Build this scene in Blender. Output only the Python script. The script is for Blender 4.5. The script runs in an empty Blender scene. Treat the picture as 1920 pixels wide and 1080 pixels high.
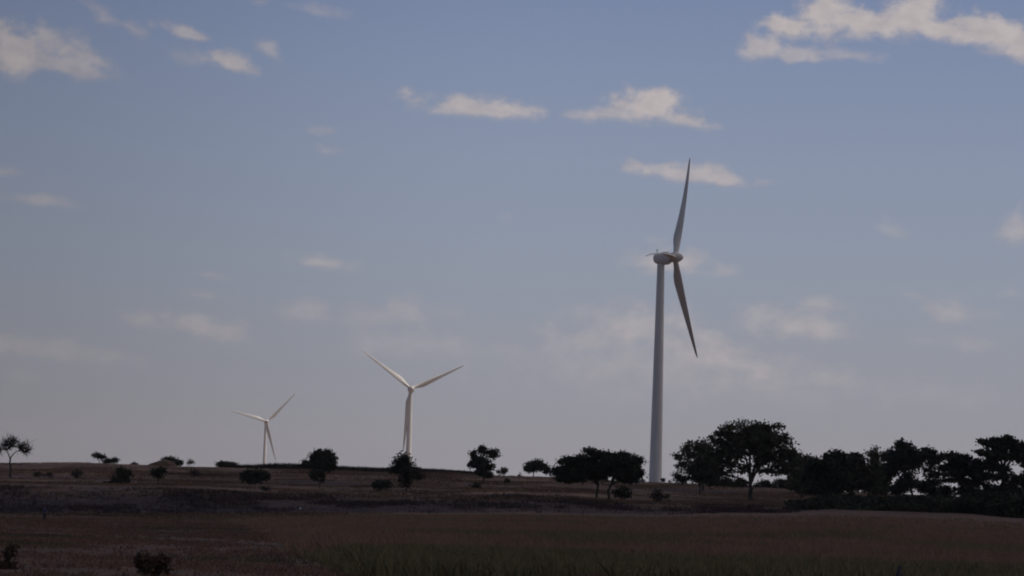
import bpy, bmesh, math, random
import numpy as np
from mathutils import Vector, Matrix

# ------------------------------------------------------------------ camera
# pixel coordinates below are those of the 1920 x 1080 photograph
S = bpy.context.scene
FPX = 5333.0
CAM_H = 2.8
ROLL = math.radians(1.7)
PITCH = math.atan(416 / FPX)
FW = np.array([0, math.cos(PITCH), math.sin(PITCH)])
_up = np.array([0, -math.sin(PITCH), math.cos(PITCH)])
_rt = np.array([1.0, 0, 0])
RT = _rt * math.cos(ROLL) + _up * math.sin(ROLL)
UP = -_rt * math.sin(ROLL) + _up * math.cos(ROLL)
ORI = np.array([0, 0, CAM_H])

cd = bpy.data.cameras.new('camera')
cam = bpy.data.objects.new('camera', cd)
S.collection.objects.link(cam)
cd.sensor_width = 36.0
cd.lens = FPX / 1920 * 36
cd.clip_start = 0.5
cd.clip_end = 80000
cam.matrix_world = Matrix(((RT[0], UP[0], -FW[0], 0), (RT[1], UP[1], -FW[1], 0), (RT[2], UP[2], -FW[2], CAM_H), (0, 0, 0, 1)))
S.camera = cam

# ------------------------------------------------------------------ light
SUN_EL, SUN_AZ = math.radians(57), math.radians(80)      # azimuth clockwise from the view direction
SUN_STRENGTH = 3.0
SKY_STRENGTH = 0.1
S.view_settings.view_transform = 'Standard'
S.view_settings.look = 'None'
S.view_settings.gamma = 1
S.view_settings.use_curve_mapping = False
EXPOSURE = 0.0
S.view_settings.exposure = EXPOSURE
S.cycles.filter_width = 2.0
S.cycles.max_bounces = 5
S.cycles.diffuse_bounces = 2
S.cycles.glossy_bounces = 2
S.cycles.volume_bounces = 0

sd = bpy.data.lights.new('sun', 'SUN')
sun = bpy.data.objects.new('sun', sd)
S.collection.objects.link(sun)
sd.energy = SUN_STRENGTH
sd.angle = math.radians(0.5)
sd.color = (1.0, 0.93, 0.82)
sdir = Vector((math.sin(SUN_AZ) * math.cos(SUN_EL), math.cos(SUN_AZ) * math.cos(SUN_EL), math.sin(SUN_EL)))
sun.rotation_euler = sdir.to_track_quat('Z', 'Y').to_euler()
sun.location = (600, 100, 900)


def ray(x, y):
    return FW + RT * (x - 960) / FPX - UP * (y - 540) / FPX


def at(x, y, d):
    """point seen at pixel (x, y), d metres away along the ground axis"""
    r = ray(x, y)
    return ORI + r * (d / r[1])


def srgb(r, g, b):
    f = lambda c: (c / 255 / 12.92) if c / 255 <= 0.04045 else ((c / 255 + 0.055) / 1.055) ** 2.4
    return (f(r), f(g), f(b))


# ------------------------------------------------------------------ world: sky with clouds
W = bpy.data.worlds.new('World')
S.world = W
W.use_nodes = True
nt = W.node_tree
for n in list(nt.nodes):
    nt.nodes.remove(n)
N, LK = nt.nodes, nt.links


def mnode(op, a=None, b=None, c=None, clamp=False, tree=None):
    t = tree or nt
    n = t.nodes.new('ShaderNodeMath')
    n.operation = op
    n.use_clamp = clamp
    for i, v in enumerate((a, b, c)):
        if v is None:
            continue
        if isinstance(v, (int, float)):
            n.inputs[i].default_value = v
        else:
            t.links.new(v, n.inputs[i])
    return n.outputs[0]


K = 1.0 / (SKY_STRENGTH * 2 ** EXPOSURE)          # display colour -> sky radiance
tc = N.new('ShaderNodeTexCoord')
sep = N.new('ShaderNodeSeparateXYZ')
LK.new(tc.outputs['Generated'], sep.inputs[0])
az = mnode('MULTIPLY', mnode('ARCTAN2', sep.outputs[0], sep.outputs[1]), FPX)      # in pixels of arc
el = mnode('MULTIPLY', mnode('ARCSINE', sep.outputs[2]), FPX)
cb = N.new('ShaderNodeCombineXYZ')
LK.new(az, cb.inputs[0]); LK.new(el, cb.inputs[1])


def noise(scale, detail, rough, w=0.0):
    mp = N.new('ShaderNodeVectorMath'); mp.operation = 'MULTIPLY'
    LK.new(cb.outputs[0], mp.inputs[0]); mp.inputs[1].default_value = (scale, scale * 1.35, 1)
    ad = N.new('ShaderNodeVectorMath'); ad.operation = 'ADD'
    LK.new(mp.outputs[0], ad.inputs[0]); ad.inputs[1].default_value = (w * 3.1, w * 1.7, w)
    n = N.new('ShaderNodeTexNoise')
    n.inputs['Scale'].default_value = 1.0
    n.inputs['Detail'].default_value = detail
    n.inputs['Roughness'].default_value = rough
    LK.new(ad.outputs[0], n.inputs['Vector'])
    return n


big = noise(1 / 60.0, 6.0, 0.6, 1.0)
warp = noise(1 / 90.0, 4.0, 0.55, 7.0)
wv = N.new('ShaderNodeVectorMath'); wv.operation = 'SUBTRACT'
LK.new(warp.outputs['Color'], wv.inputs[0]); wv.inputs[1].default_value = (0.5, 0.5, 0.5)
ws = N.new('ShaderNodeVectorMath'); ws.operation = 'MULTIPLY'
LK.new(wv.outputs[0], ws.inputs[0]); ws.inputs[1].default_value = (60, 20, 0)
wa = N.new('ShaderNodeVectorMath'); wa.operation = 'ADD'
LK.new(cb.outputs[0], wa.inputs[0]); LK.new(ws.outputs[0], wa.inputs[1])
nz = mnode('SUBTRACT', big.outputs['Fac'], 0.5)

# cloud puffs: centre x, y, half width, height above, height below, tilt (deg, + = right end down), opacity
PUFFS = [
    # large cumulus, upper right
    (1430, 92, 46, 26, 20, -6, .72), (1490, 104, 60, 16, 12, 0, .62), (1590, 106, 50, 12, 9, 3, .45),
    (1490, 52, 52, 26, 22, 0, .95), (1560, 36, 60, 42, 34, 0, 1.0), (1640, 50, 70, 30, 26, 0, .95),
    (1708, 34, 62, 46, 40, 0, 1.0), (1770, 60, 70, 24, 20, 4, .95), (1860, 68, 80, 34, 26, 8, 1.0),
    (1930, 92, 60, 32, 28, 10, .8), (1860, 98, 40, 10, 8, 0, .3), (1990, 80, 90, 40, 34, 0, .9),
    # upper left cloud
    (20, 92, 70, 46, 42, 0, .78), (-60, 90, 90, 50, 44, 0, .8), (100, 86, 52, 28, 32, 5, .62), (75, 115, 120, 26, 20, 8, .62), (175, 114, 60, 14, 12, 14, .45),
    (190, 30, 30, 14, 10, 40, .32), (235, 50, 42, 9, 8, 22, .34), (284, 50, 12, 7, 6, 0, .18),
    (355, 66, 42, 14, 8, 14, .62), (425, 118, 52, 20, 14, 16, .70), (385, 112, 52, 14, 10, 0, .34), (500, 96, 26, 15, 10, 25, .50),
    (605, 24, 42, 11, 8, 6, .26), (487, 4, 16, 8, 6, 0, .2), (600, 245, 26, 7, 6, 0, .22), (608, 284, 30, 11, 8, 0, .36),
    (8, 322, 28, 10, 8, 0, .30), (70, 377, 64, 11, 9, 0, .36),
    # pair over the near turbine
    (905, 206, 122, 20, 14, 3, .80), (835, 206, 50, 14, 10, 0, .55), (1005, 211, 32, 12, 8, 0, .58),
    (1085, 218, 34, 12, 8, 0, .50), (1150, 216, 62, 16, 12, 0, .66), (1222, 208, 74, 34, 24, 0, .95), (1280, 226, 50, 14, 12, 12, .7),
    (1290, 330, 118, 16, 13, 3, .72), (1355, 332, 40, 14, 11, 8, .56), (1215, 318, 44, 9, 7, 8, .36),
    (1252, 492, 72, 24, 22, 0, .62), (1205, 484, 34, 14, 14, 0, .40), (1290, 496, 28, 15, 14, 0, .45), (1366, 514, 26, 10, 9, 0, .36),
    (1225, 450, 24, 7, 6, 0, .16), (603, 498, 58, 13, 9, 3, .58), (395, 517, 32, 7, 6, 0, .26), (380, 552, 22, 8, 7, 0, .22),
    (950, 407, 14, 7, 6, 0, .10),
    # right side
    (1910, 432, 30, 30, 24, 0, .55), (1665, 432, 26, 18, 8, 20, .24), (1540, 572, 54, 14, 12, 0, .28), (1490, 612, 88, 32, 24, 0, .46),
    (1560, 625, 44, 14, 14, 0, .28), (1790, 590, 48, 22, 16, 0, .36), (1715, 556, 26, 10, 10, 20, .2), (1895, 552, 24, 8, 8, 0, .22), (1820, 645, 60, 14, 12, 0, .22),
    (1740, 640, 44, 8, 8, 0, .14),
    # broad low bank behind the near tower
    (1195, 615, 105, 36, 34, 0, .52), (1110, 645, 80, 26, 24, 0, .30), (1310, 655, 110, 32, 40, 12, .40), (1400, 688, 70, 22, 24, 10, .30),
    (1250, 690, 260, 40, 60, 0, .26), (1530, 712, 70, 18, 18, 0, .24), (1740, 745, 140, 22, 22, 0, .14), (1450, 742, 160, 24, 26, 0, .12),
    # low left and middle
    (262, 602, 34, 18, 12, 10, .28), (370, 616, 92, 22, 20, 4, .50), (440, 632, 44, 12, 12, 0, .26),
    (560, 584, 44, 14, 18, 0, .26), (600, 576, 26, 16, 16, 0, .26), (770, 585, 46, 26, 24, 0, .30), (700, 600, 90, 20, 20, 0, .22), (845, 590, 24, 10, 10, 0, .16),
    (760, 650, 110, 26, 24, 0, .20), (920, 658, 120, 14, 14, 0, .12), (80, 655, 130, 18, 18, 4, .28), (10, 648, 50, 18, 16, 0, .22), (50, 705, 60, 12, 12, 0, .12),
]


def cloud_group():
    g = bpy.data.node_groups.new('cloud_puff', 'ShaderNodeTree')
    for nm in ('P', ):
        g.interface.new_socket(nm, in_out='INPUT', socket_type='NodeSocketVector')
    for nm in ('CX', 'CY', 'RX', 'RU', 'RD', 'Cos', 'Sin', 'Op', 'Noise', 'Prev', 'Wide'):
        g.interface.new_socket(nm, in_out='INPUT', socket_type='NodeSocketFloat')
    g.interface.new_socket('Out', in_out='OUTPUT', socket_type='NodeSocketFloat')
    i = g.nodes.new('NodeGroupInput'); o = g.nodes.new('NodeGroupOutput')
    M = lambda *a, **k: mnode(*a, tree=g, **k)
    sp = g.nodes.new('ShaderNodeSeparateXYZ'); g.links.new(i.outputs['P'], sp.inputs[0])
    dx = M('SUBTRACT', sp.outputs[0], i.outputs['CX'])
    dy = M('SUBTRACT', sp.outputs[1], i.outputs['CY'])
    rx = M('ADD', M('MULTIPLY', dx, i.outputs['Cos']), M('MULTIPLY', dy, i.outputs['Sin']))
    ry = M('SUBTRACT', M('MULTIPLY', dy, i.outputs['Cos']), M('MULTIPLY', dx, i.outputs['Sin']))
    x = M('DIVIDE', rx, i.outputs['RX'])
    isup = M('GREATER_THAN', ry, 0.0)
    rad = M('ADD', M('MULTIPLY', isup, i.outputs['RU']), M('MULTIPLY', M('SUBTRACT', 1.0, isup), i.outputs['RD']))
    y = M('DIVIDE', ry, rad)
    d = M('SQRT', M('ADD', M('MULTIPLY', x, x), M('MULTIPLY', y, y)))
    v = M('ADD', M('SUBTRACT', 1.08, d), i.outputs['Noise'])
    wide = M('ADD', i.outputs['Wide'], M('MULTIPLY', M('MAXIMUM', M('MULTIPLY', y, -1.0), 0.0), 0.5))
    s = M('DIVIDE', v, wide, clamp=True)
    s2 = M('MULTIPLY', M('MULTIPLY', s, s), M('SUBTRACT', 3.0, M('MULTIPLY', s, 2.0)))
    a = M('MULTIPLY', s2, i.outputs['Op'])
    # screen with what is there already: prev + a - prev * a, biased to the larger one
    mx = M('MAXIMUM', a, i.outputs['Prev'])
    sc = M('SUBTRACT', M('ADD', a, i.outputs['Prev']), M('MULTIPLY', a, i.outputs['Prev']))
    out = M('ADD', M('MULTIPLY', mx, 0.6), M('MULTIPLY', sc, 0.4))
    g.links.new(out, o.inputs[0])
    return g


grp = cloud_group()
prev = None
namp = mnode('MULTIPLY', nz, 2.1)
for (px, py, rx, ru, rd, tilt, op) in PUFFS:
    r = ray(px, py); r = r / np.linalg.norm(r)
    a0 = math.atan2(r[0], r[1]) * FPX
    e0 = math.asin(r[2]) * FPX
    t = -math.radians(tilt) - ROLL
    n = N.new('ShaderNodeGroup'); n.node_tree = grp
    LK.new(wa.outputs[0], n.inputs['P'])
    for k, v in (('CX', a0), ('CY', e0), ('RX', rx * (1.34 if op > .6 else 1.55)), ('RU', ru * (1.42 if op > .6 else 1.75)), ('RD', rd * (1.4 if op > .6 else 1.6)), ('Wide', 0.78 if op > .6 else 1.05), ('Cos', math.cos(t)), ('Sin', math.sin(t)), ('Op', min(1.0, op * (1.42 if op < .5 else 1.12))), ):
        n.inputs[k].default_value = v
    LK.new(namp, n.inputs['Noise'])
    if prev is not None:
        LK.new(prev, n.inputs['Prev'])
    prev = n.outputs[0]

# hazy lower sky by elevation (degrees / 14)
ramp = N.new('ShaderNodeValToRGB')
eldeg = mnode('DIVIDE', el, FPX * math.radians(14), clamp=True)
LK.new(eldeg, ramp.inputs[0])
cr = ramp.color_ramp
stops = [(0.0, (144, 143, 150)), (0.10, (146, 146, 154)), (0.22, (146, 150, 161)), (0.36, (143, 152, 168)), (0.50, (138, 149, 171)), (0.64, (129, 143, 170)), (0.78, (118, 133, 166)), (1.0, (100, 118, 158))]
while len(cr.elements) < len(stops):
    cr.elements.new(0.5)
for e_, (p_, c_) in zip(cr.elements, stops):
    e_.position = p_
    e_.color = (*srgb(*c_), 1)
azn = mnode('DIVIDE', az, 990.0)
ramp2 = N.new('ShaderNodeMapRange')
LK.new(azn, ramp2.inputs[0])
ramp2.interpolation_type = 'SMOOTHSTEP'
ramp2.inputs[1].default_value = -1.3; ramp2.inputs[2].default_value = 0.1
ramp2.inputs[3].default_value = 0.68; ramp2.inputs[4].default_value = 1.0
ccol = N.new('ShaderNodeMix'); ccol.data_type = 'RGBA'
# clouds: denser = lighter; brighter high up, dull near the horizon
shade = noise(1 / 45.0, 5.0, 0.6, 13.0)
cc = N.new('ShaderNodeMix'); cc.data_type = 'RGBA'
LK.new(mnode('ADD', mnode('MULTIPLY', mnode('SUBTRACT', shade.outputs['Fac'], 0.5), 1.6), mnode('MULTIPLY_ADD', prev, 0.5, 0.3), clamp=True), cc.inputs['Factor'])
cc.inputs['A'].default_value = (*srgb(158, 153, 160), 1)
cc.inputs['B'].default_value = (*srgb(188, 180, 180), 1)
LK.new(prev, ccol.inputs['Factor'])
LK.new(ramp.outputs[0], ccol.inputs['A'])
LK.new(cc.outputs['Result'], ccol.inputs['B'])
sc1 = N.new('ShaderNodeVectorMath'); sc1.operation = 'SCALE'
LK.new(ccol.outputs['Result'], sc1.inputs[0])
LK.new(mnode('MULTIPLY', ramp2.outputs[0], K), sc1.inputs['Scale'])
sky = N.new('ShaderNodeTexSky')
sky.sky_type = 'NISHITA'
sky.sun_disc = False
sky.sun_elevation = SUN_EL
sky.sun_rotation = SUN_AZ
sky.dust_density = 5.0
sky.ozone_density = 0.6
mixs = N.new('ShaderNodeMix'); mixs.data_type = 'RGBA'
hi = N.new('ShaderNodeMapRange'); hi.interpolation_type = 'SMOOTHSTEP'
LK.new(mnode('DIVIDE', el, FPX * math.radians(1)), hi.inputs[0])
hi.inputs[1].default_value = 12; hi.inputs[2].default_value = 28
LK.new(hi.outputs[0], mixs.inputs['Factor'])
LK.new(sc1.outputs[0], mixs.inputs['A'])
LK.new(sky.outputs[0], mixs.inputs['B'])
bg = N.new('ShaderNodeBackground'); bg.inputs[1].default_value = SKY_STRENGTH
LK.new(mixs.outputs['Result'], bg.inputs[0])
wo = N.new('ShaderNodeOutputWorld')
LK.new(bg.outputs[0], wo.inputs[0])

# ------------------------------------------------------------------ helpers
rng = np.random.default_rng(11)
random.seed(5)


def tag(o, label=None, cat=None, group=None, kind=None):
    if label: o['label'] = label
    if cat: o['category'] = cat
    if group: o['group'] = group
    if kind: o['kind'] = kind
    return o


def link(o, parent=None):
    S.collection.objects.link(o)
    if parent is not None:
        o.parent = parent
    return o


def empty(name, loc, rz=0.0):
    o = bpy.data.objects.new(name, None)
    o.empty_display_size = 0.5
    o.location = loc
    o.rotation_euler = (0, 0, rz)
    return link(o)


def mesh_np(name, verts, faces, mat, parent=None, smooth=False, origin=None):
    """verts (n,3), faces list of arrays with equal row length"""
    verts = np.asarray(verts, float)
    if origin is not None:
        verts = verts - np.asarray(origin)
    me = bpy.data.meshes.new(name)
    faces = [np.asarray(f, np.int32) for f in faces if len(f)]
    nl = sum(f.size for f in faces); nf = sum(len(f) for f in faces)
    me.vertices.add(len(verts)); me.vertices.foreach_set('co', verts.astype(np.float32).ravel())
    me.loops.add(nl); me.loops.foreach_set('vertex_index', np.concatenate([f.ravel() for f in faces]))
    me.polygons.add(nf)
    tot = np.concatenate([np.full(len(f), f.shape[1], np.int32) for f in faces])
    st = np.concatenate([[0], np.cumsum(tot)[:-1]]).astype(np.int32)
    me.polygons.foreach_set('loop_start', st)
    me.polygons.foreach_set('loop_total', tot)
    if smooth:
        me.polygons.foreach_set('use_smooth', np.ones(nf, bool))
    me.materials.append(mat)
    me.update(calc_edges=True); me.validate()
    o = bpy.data.objects.new(name, me)
    link(o, parent)
    if origin is not None and parent is None:
        o.location = origin
    return o


class Tubes:
    """tapered tubes collected in one mesh"""
    def __init__(s, sides=6):
        s.v, s.f, s.t, s.n, s.k = [], [], [], 0, sides

    def add(s, pts, rad, sides=None):
        k = sides or s.k
        pts = np.asarray(pts, float); m = len(pts)
        tan = np.gradient(pts, axis=0)
        tan /= np.linalg.norm(tan, axis=1)[:, None] + 1e-9
        ref = np.array([0.31, 0.9, 0.17]) if abs(tan[0][1]) < 0.9 else np.array([1.0, 0, 0])
        a = np.cross(tan, ref); a /= np.linalg.norm(a, axis=1)[:, None]
        b = np.cross(tan, a)
        th = np.arange(k) * 2 * np.pi / k
        rad = np.asarray(rad, float)
        ring = pts[:, None, :] + rad[:, None, None] * (a[:, None, :] * np.cos(th)[None, :, None] + b[:, None, :] * np.sin(th)[None, :, None])
        s.v.append(ring.reshape(-1, 3))
        i = np.arange(m - 1)[:, None] * k; j = np.arange(k)[None, :]; j2 = (j + 1) % k
        q = np.stack([i + j, i + j2, i + k + j2, i + k + j], -1).reshape(-1, 4) + s.n
        s.f.append(q)
        s.n += m * k

    def build(s, name, mat, parent=None, origin=None):
        return mesh_np(name, np.concatenate(s.v), [np.concatenate(s.f)], mat, parent, True, origin)


# ---- value noise
_perm = rng.random((512, 512))


def vnoise(x, y):
    xi = np.floor(x).astype(int); yi = np.floor(y).astype(int)
    fx = x - xi; fy = y - yi
    fx = fx * fx * (3 - 2 * fx); fy = fy * fy * (3 - 2 * fy)
    g = lambda a, b: _perm[a % 512, b % 512]
    return (g(xi, yi) * (1 - fx) + g(xi + 1, yi) * fx) * (1 - fy) + (g(xi, yi + 1) * (1 - fx) + g(xi + 1, yi + 1) * fx) * fy


def fbm(x, y, o=4):
    s, a, t = 0.0, 1.0, 0.0
    for k in range(o):
        s = s + a * vnoise(x * 2 ** k + 17 * k, y * 2 ** k + 31 * k); t += a; a *= 0.5
    return s / t - 0.5


# ---- materials
def pmat(name, base, rough=0.9, spec=0.2):
    m = bpy.data.materials.new(name); m.use_nodes = True
    b = m.node_tree.nodes['Principled BSDF']
    b.inputs['Base Color'].default_value = (*base, 1)
    b.inputs['Roughness'].default_value = rough
    b.inputs['Specular IOR Level'].default_value = spec
    return m


def noisy(name, c1, c2, scale, rough=0.9, spec=0.15, detail=4, c3=None, scale3=0.1):
    m = pmat(name, c1, rough, spec)
    t = m.node_tree
    b = t.nodes['Principled BSDF']
    ge = t.nodes.new('ShaderNodeNewGeometry')
    nz_ = t.nodes.new('ShaderNodeTexNoise')
    nz_.inputs['Scale'].default_value = scale; nz_.inputs['Detail'].default_value = detail
    t.links.new(ge.outputs['Position'], nz_.inputs['Vector'])
    mr = t.nodes.new('ShaderNodeMapRange'); t.links.new(nz_.outputs['Fac'], mr.inputs[0])
    mr.inputs[1].default_value = 0.32; mr.inputs[2].default_value = 0.68
    mx = t.nodes.new('ShaderNodeMix'); mx.data_type = 'RGBA'
    t.links.new(mr.outputs[0], mx.inputs['Factor'])
    mx.inputs['A'].default_value = (*c1, 1); mx.inputs['B'].default_value = (*c2, 1)
    out = mx.outputs['Result']
    if c3:
        n3 = t.nodes.new('ShaderNodeTexNoise'); n3.inputs['Scale'].default_value = scale3; n3.inputs['Detail'].default_value = 3
        t.links.new(ge.outputs['Position'], n3.inputs['Vector'])
        m3 = t.nodes.new('ShaderNodeMapRange'); t.links.new(n3.outputs['Fac'], m3.inputs[0])
        m3.inputs[1].default_value = 0.5; m3.inputs[2].default_value = 0.65
        x3 = t.nodes.new('ShaderNodeMix'); x3.data_type = 'RGBA'
        t.links.new(m3.outputs[0], x3.inputs['Factor']); t.links.new(out, x3.inputs['A']); x3.inputs['B'].default_value = (*c3, 1)
        out = x3.outputs['Result']
    t.links.new(out, b.inputs['Base Color'])
    return m


M = {}
M['bark'] = noisy('bark', (0.035, 0.027, 0.022), (0.07, 0.055, 0.043), 3.0)
M['leaf'] = noisy('leaf', (0.030, 0.030, 0.016), (0.062, 0.060, 0.030), 0.9)
M['leaf_olive'] = noisy('leaf_olive', (0.045, 0.044, 0.024), (0.082, 0.078, 0.042), 0.9)
M['leaf_dark'] = noisy('leaf_dark', (0.020, 0.020, 0.013), (0.040, 0.040, 0.023), 0.9)
M['twig'] = noisy('twig', (0.06, 0.05, 0.038), (0.11, 0.09, 0.065), 2.0)
M['dry_shrub'] = noisy('dry_shrub', (0.050, 0.026, 0.018), (0.085, 0.045, 0.030), 2.0)
M['straw'] = noisy('straw', (0.115, 0.068, 0.046), (0.20, 0.128, 0.076), 0.25, c3=(0.085, 0.048, 0.036), scale3=0.05)
M['stubble'] = noisy('stubble', (0.145, 0.080, 0.054), (0.205, 0.115, 0.074), 0.3, c3=(0.10, 0.078, 0.044), scale3=0.05)
M['crop_brown'] = noisy('crop_brown', (0.25, 0.135, 0.092), (0.33, 0.185, 0.122), 0.4, c3=(0.22, 0.155, 0.085), scale3=0.07)
M['crop_green'] = noisy('crop_green', (0.11, 0.105, 0.045), (0.22, 0.15, 0.08), 0.8)
M['crop_dark'] = noisy('crop_dark', (0.028, 0.022, 0.018), (0.05, 0.040, 0.032), 0.8)
M['bank_weed'] = noisy('bank_weed', (0.034, 0.022, 0.022), (0.062, 0.040, 0.036), 0.5)
M['weed'] = noisy('weed', (0.05, 0.035, 0.028), (0.085, 0.06, 0.04), 0.6)


def turbine_mat(name, c):
    m = pmat(name, c, 0.45, 0.4)
    t = m.node_tree; b = t.nodes['Principled BSDF']
    tcn = t.nodes.new('ShaderNodeTexCoord')
    mp = t.nodes.new('ShaderNodeMapping'); mp.inputs['Scale'].default_value = (1.2, 1.2, 0.12)
    t.links.new(tcn.outputs['Object'], mp.inputs[0])
    n = t.nodes.new('ShaderNodeTexNoise'); n.inputs['Scale'].default_value = 0.8; n.inputs['Detail'].default_value = 5
    t.links.new(mp.outputs[0], n.inputs['Vector'])
    mx = t.nodes.new('ShaderNodeMix'); mx.data_type = 'RGBA'
    mr = t.nodes.new('ShaderNodeMapRange'); t.links.new(n.outputs['Fac'], mr.inputs[0]); mr.inputs[1].default_value = .3; mr.inputs[2].default_value = .7
    t.links.new(mr.outputs[0], mx.inputs['Factor'])
    mx.inputs['A'].default_value = (*[v * 0.82 for v in c], 1); mx.inputs['B'].default_value = (*c, 1)
    t.links.new(mx.outputs['Result'], b.inputs['Base Color'])
    return m


M['white'] = turbine_mat('weathered_white_paint', (0.60, 0.58, 0.55))
M['dark_metal'] = pmat('dark_metal', (0.08, 0.08, 0.09), 0.6)
M['blade'] = turbine_mat('blade_gelcoat', (0.52, 0.50, 0.47))

# ------------------------------------------------------------------ terrain
COLX = [-200, 0, 200, 400, 600, 800, 1000, 1200, 1400, 1600, 1800, 1920, 2120]
BOT = [966, 966, 966, 966, 963, 962, 962, 966, 962, 961, 966, 974, 984]
TOP = [912, 914, 917, 922, 929, 933, 933, 948, 950, 951, 958, 967, 978]
MID = [893, 896, 900, 905, 909, 914, 918, 926, 937, 940, 946, 953, 960]
RIDGE = [866, 868, 869, 877, 882, 886, 893, 905, 911, 924, 933, 940, 948]


def az_of(x, y):
    r = ray(x, y)
    return math.atan2(r[0], r[1])


def z_of(x, y, d):
    r = ray(x, y)
    return CAM_H + r[2] / math.hypot(r[0], r[1]) * d


AZK = np.array([az_of(x, 930) for x in COLX])
RK = np.array([0, 175, 250, 330, 362, 405, 500, 640, 720, 1000, 1500, 3500, 40000.0])
ZT = np.zeros((len(COLX), len(RK)))
for i, x in enumerate(COLX):
    zb, zt, zm, zr = z_of(x, BOT[i], 362), z_of(x, TOP[i], 405), z_of(x, MID[i], 500), z_of(x, RIDGE[i], 640)
    w = min(1, max(0, (x - 250) / 600))
    ZT[i] = [0, 0, zb * 0.30 * w, zb * (0.62 * w + 0.0), zb, zt, zm, zr, zr + 0.05, zr - 0.6, zr - 5, zr - 14, -60]


def ground_z(x, y, rough=True):
    x = np.asarray(x, float); y = np.asarray(y, float)
    a = np.arctan2(x, y); r = np.hypot(x, y)
    ai = np.clip(np.interp(a, AZK, np.arange(len(AZK))), 0, len(AZK) - 1.0001)
    ri = np.interp(r, RK, np.arange(len(RK))); ri = np.clip(ri, 0, len(RK) - 1.0001)
    i = ai.astype(int); j = ri.astype(int); fa = ai - i; fr = ri - j
    fa = fa * fa * (3 - 2 * fa)
    z = (ZT[i, j] * (1 - fa) + ZT[i + 1, j] * fa) * (1 - fr) + (ZT[i, j + 1] * (1 - fa) + ZT[i + 1, j + 1] * fa) * fr
    amp = np.interp(r, [0, 300, 365, 420, 600, 640, 1200, 40000], [0.03, 0.06, 0.15, 0.55, 0.5, 0.28, 1.5, 10])
    z = z + amp * fbm(x / 16, y / 22, 4) * 1.6
    return z


def ground_at(x, y):
    """where the sight line through pixel (x, y) meets the ground"""
    r = ray(x, y)
    d = np.arange(90, 760, 0.5)
    P = ORI[None] + r[None] * (d / r[1])[:, None]
    g = ground_z(P[:, 0], P[:, 1])
    k = np.where(P[:, 2] <= g)[0]
    # first crossing from above (near side)
    return (P[k[0], 0], P[k[0], 1], g[k[0]]) if len(k) else None


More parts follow.
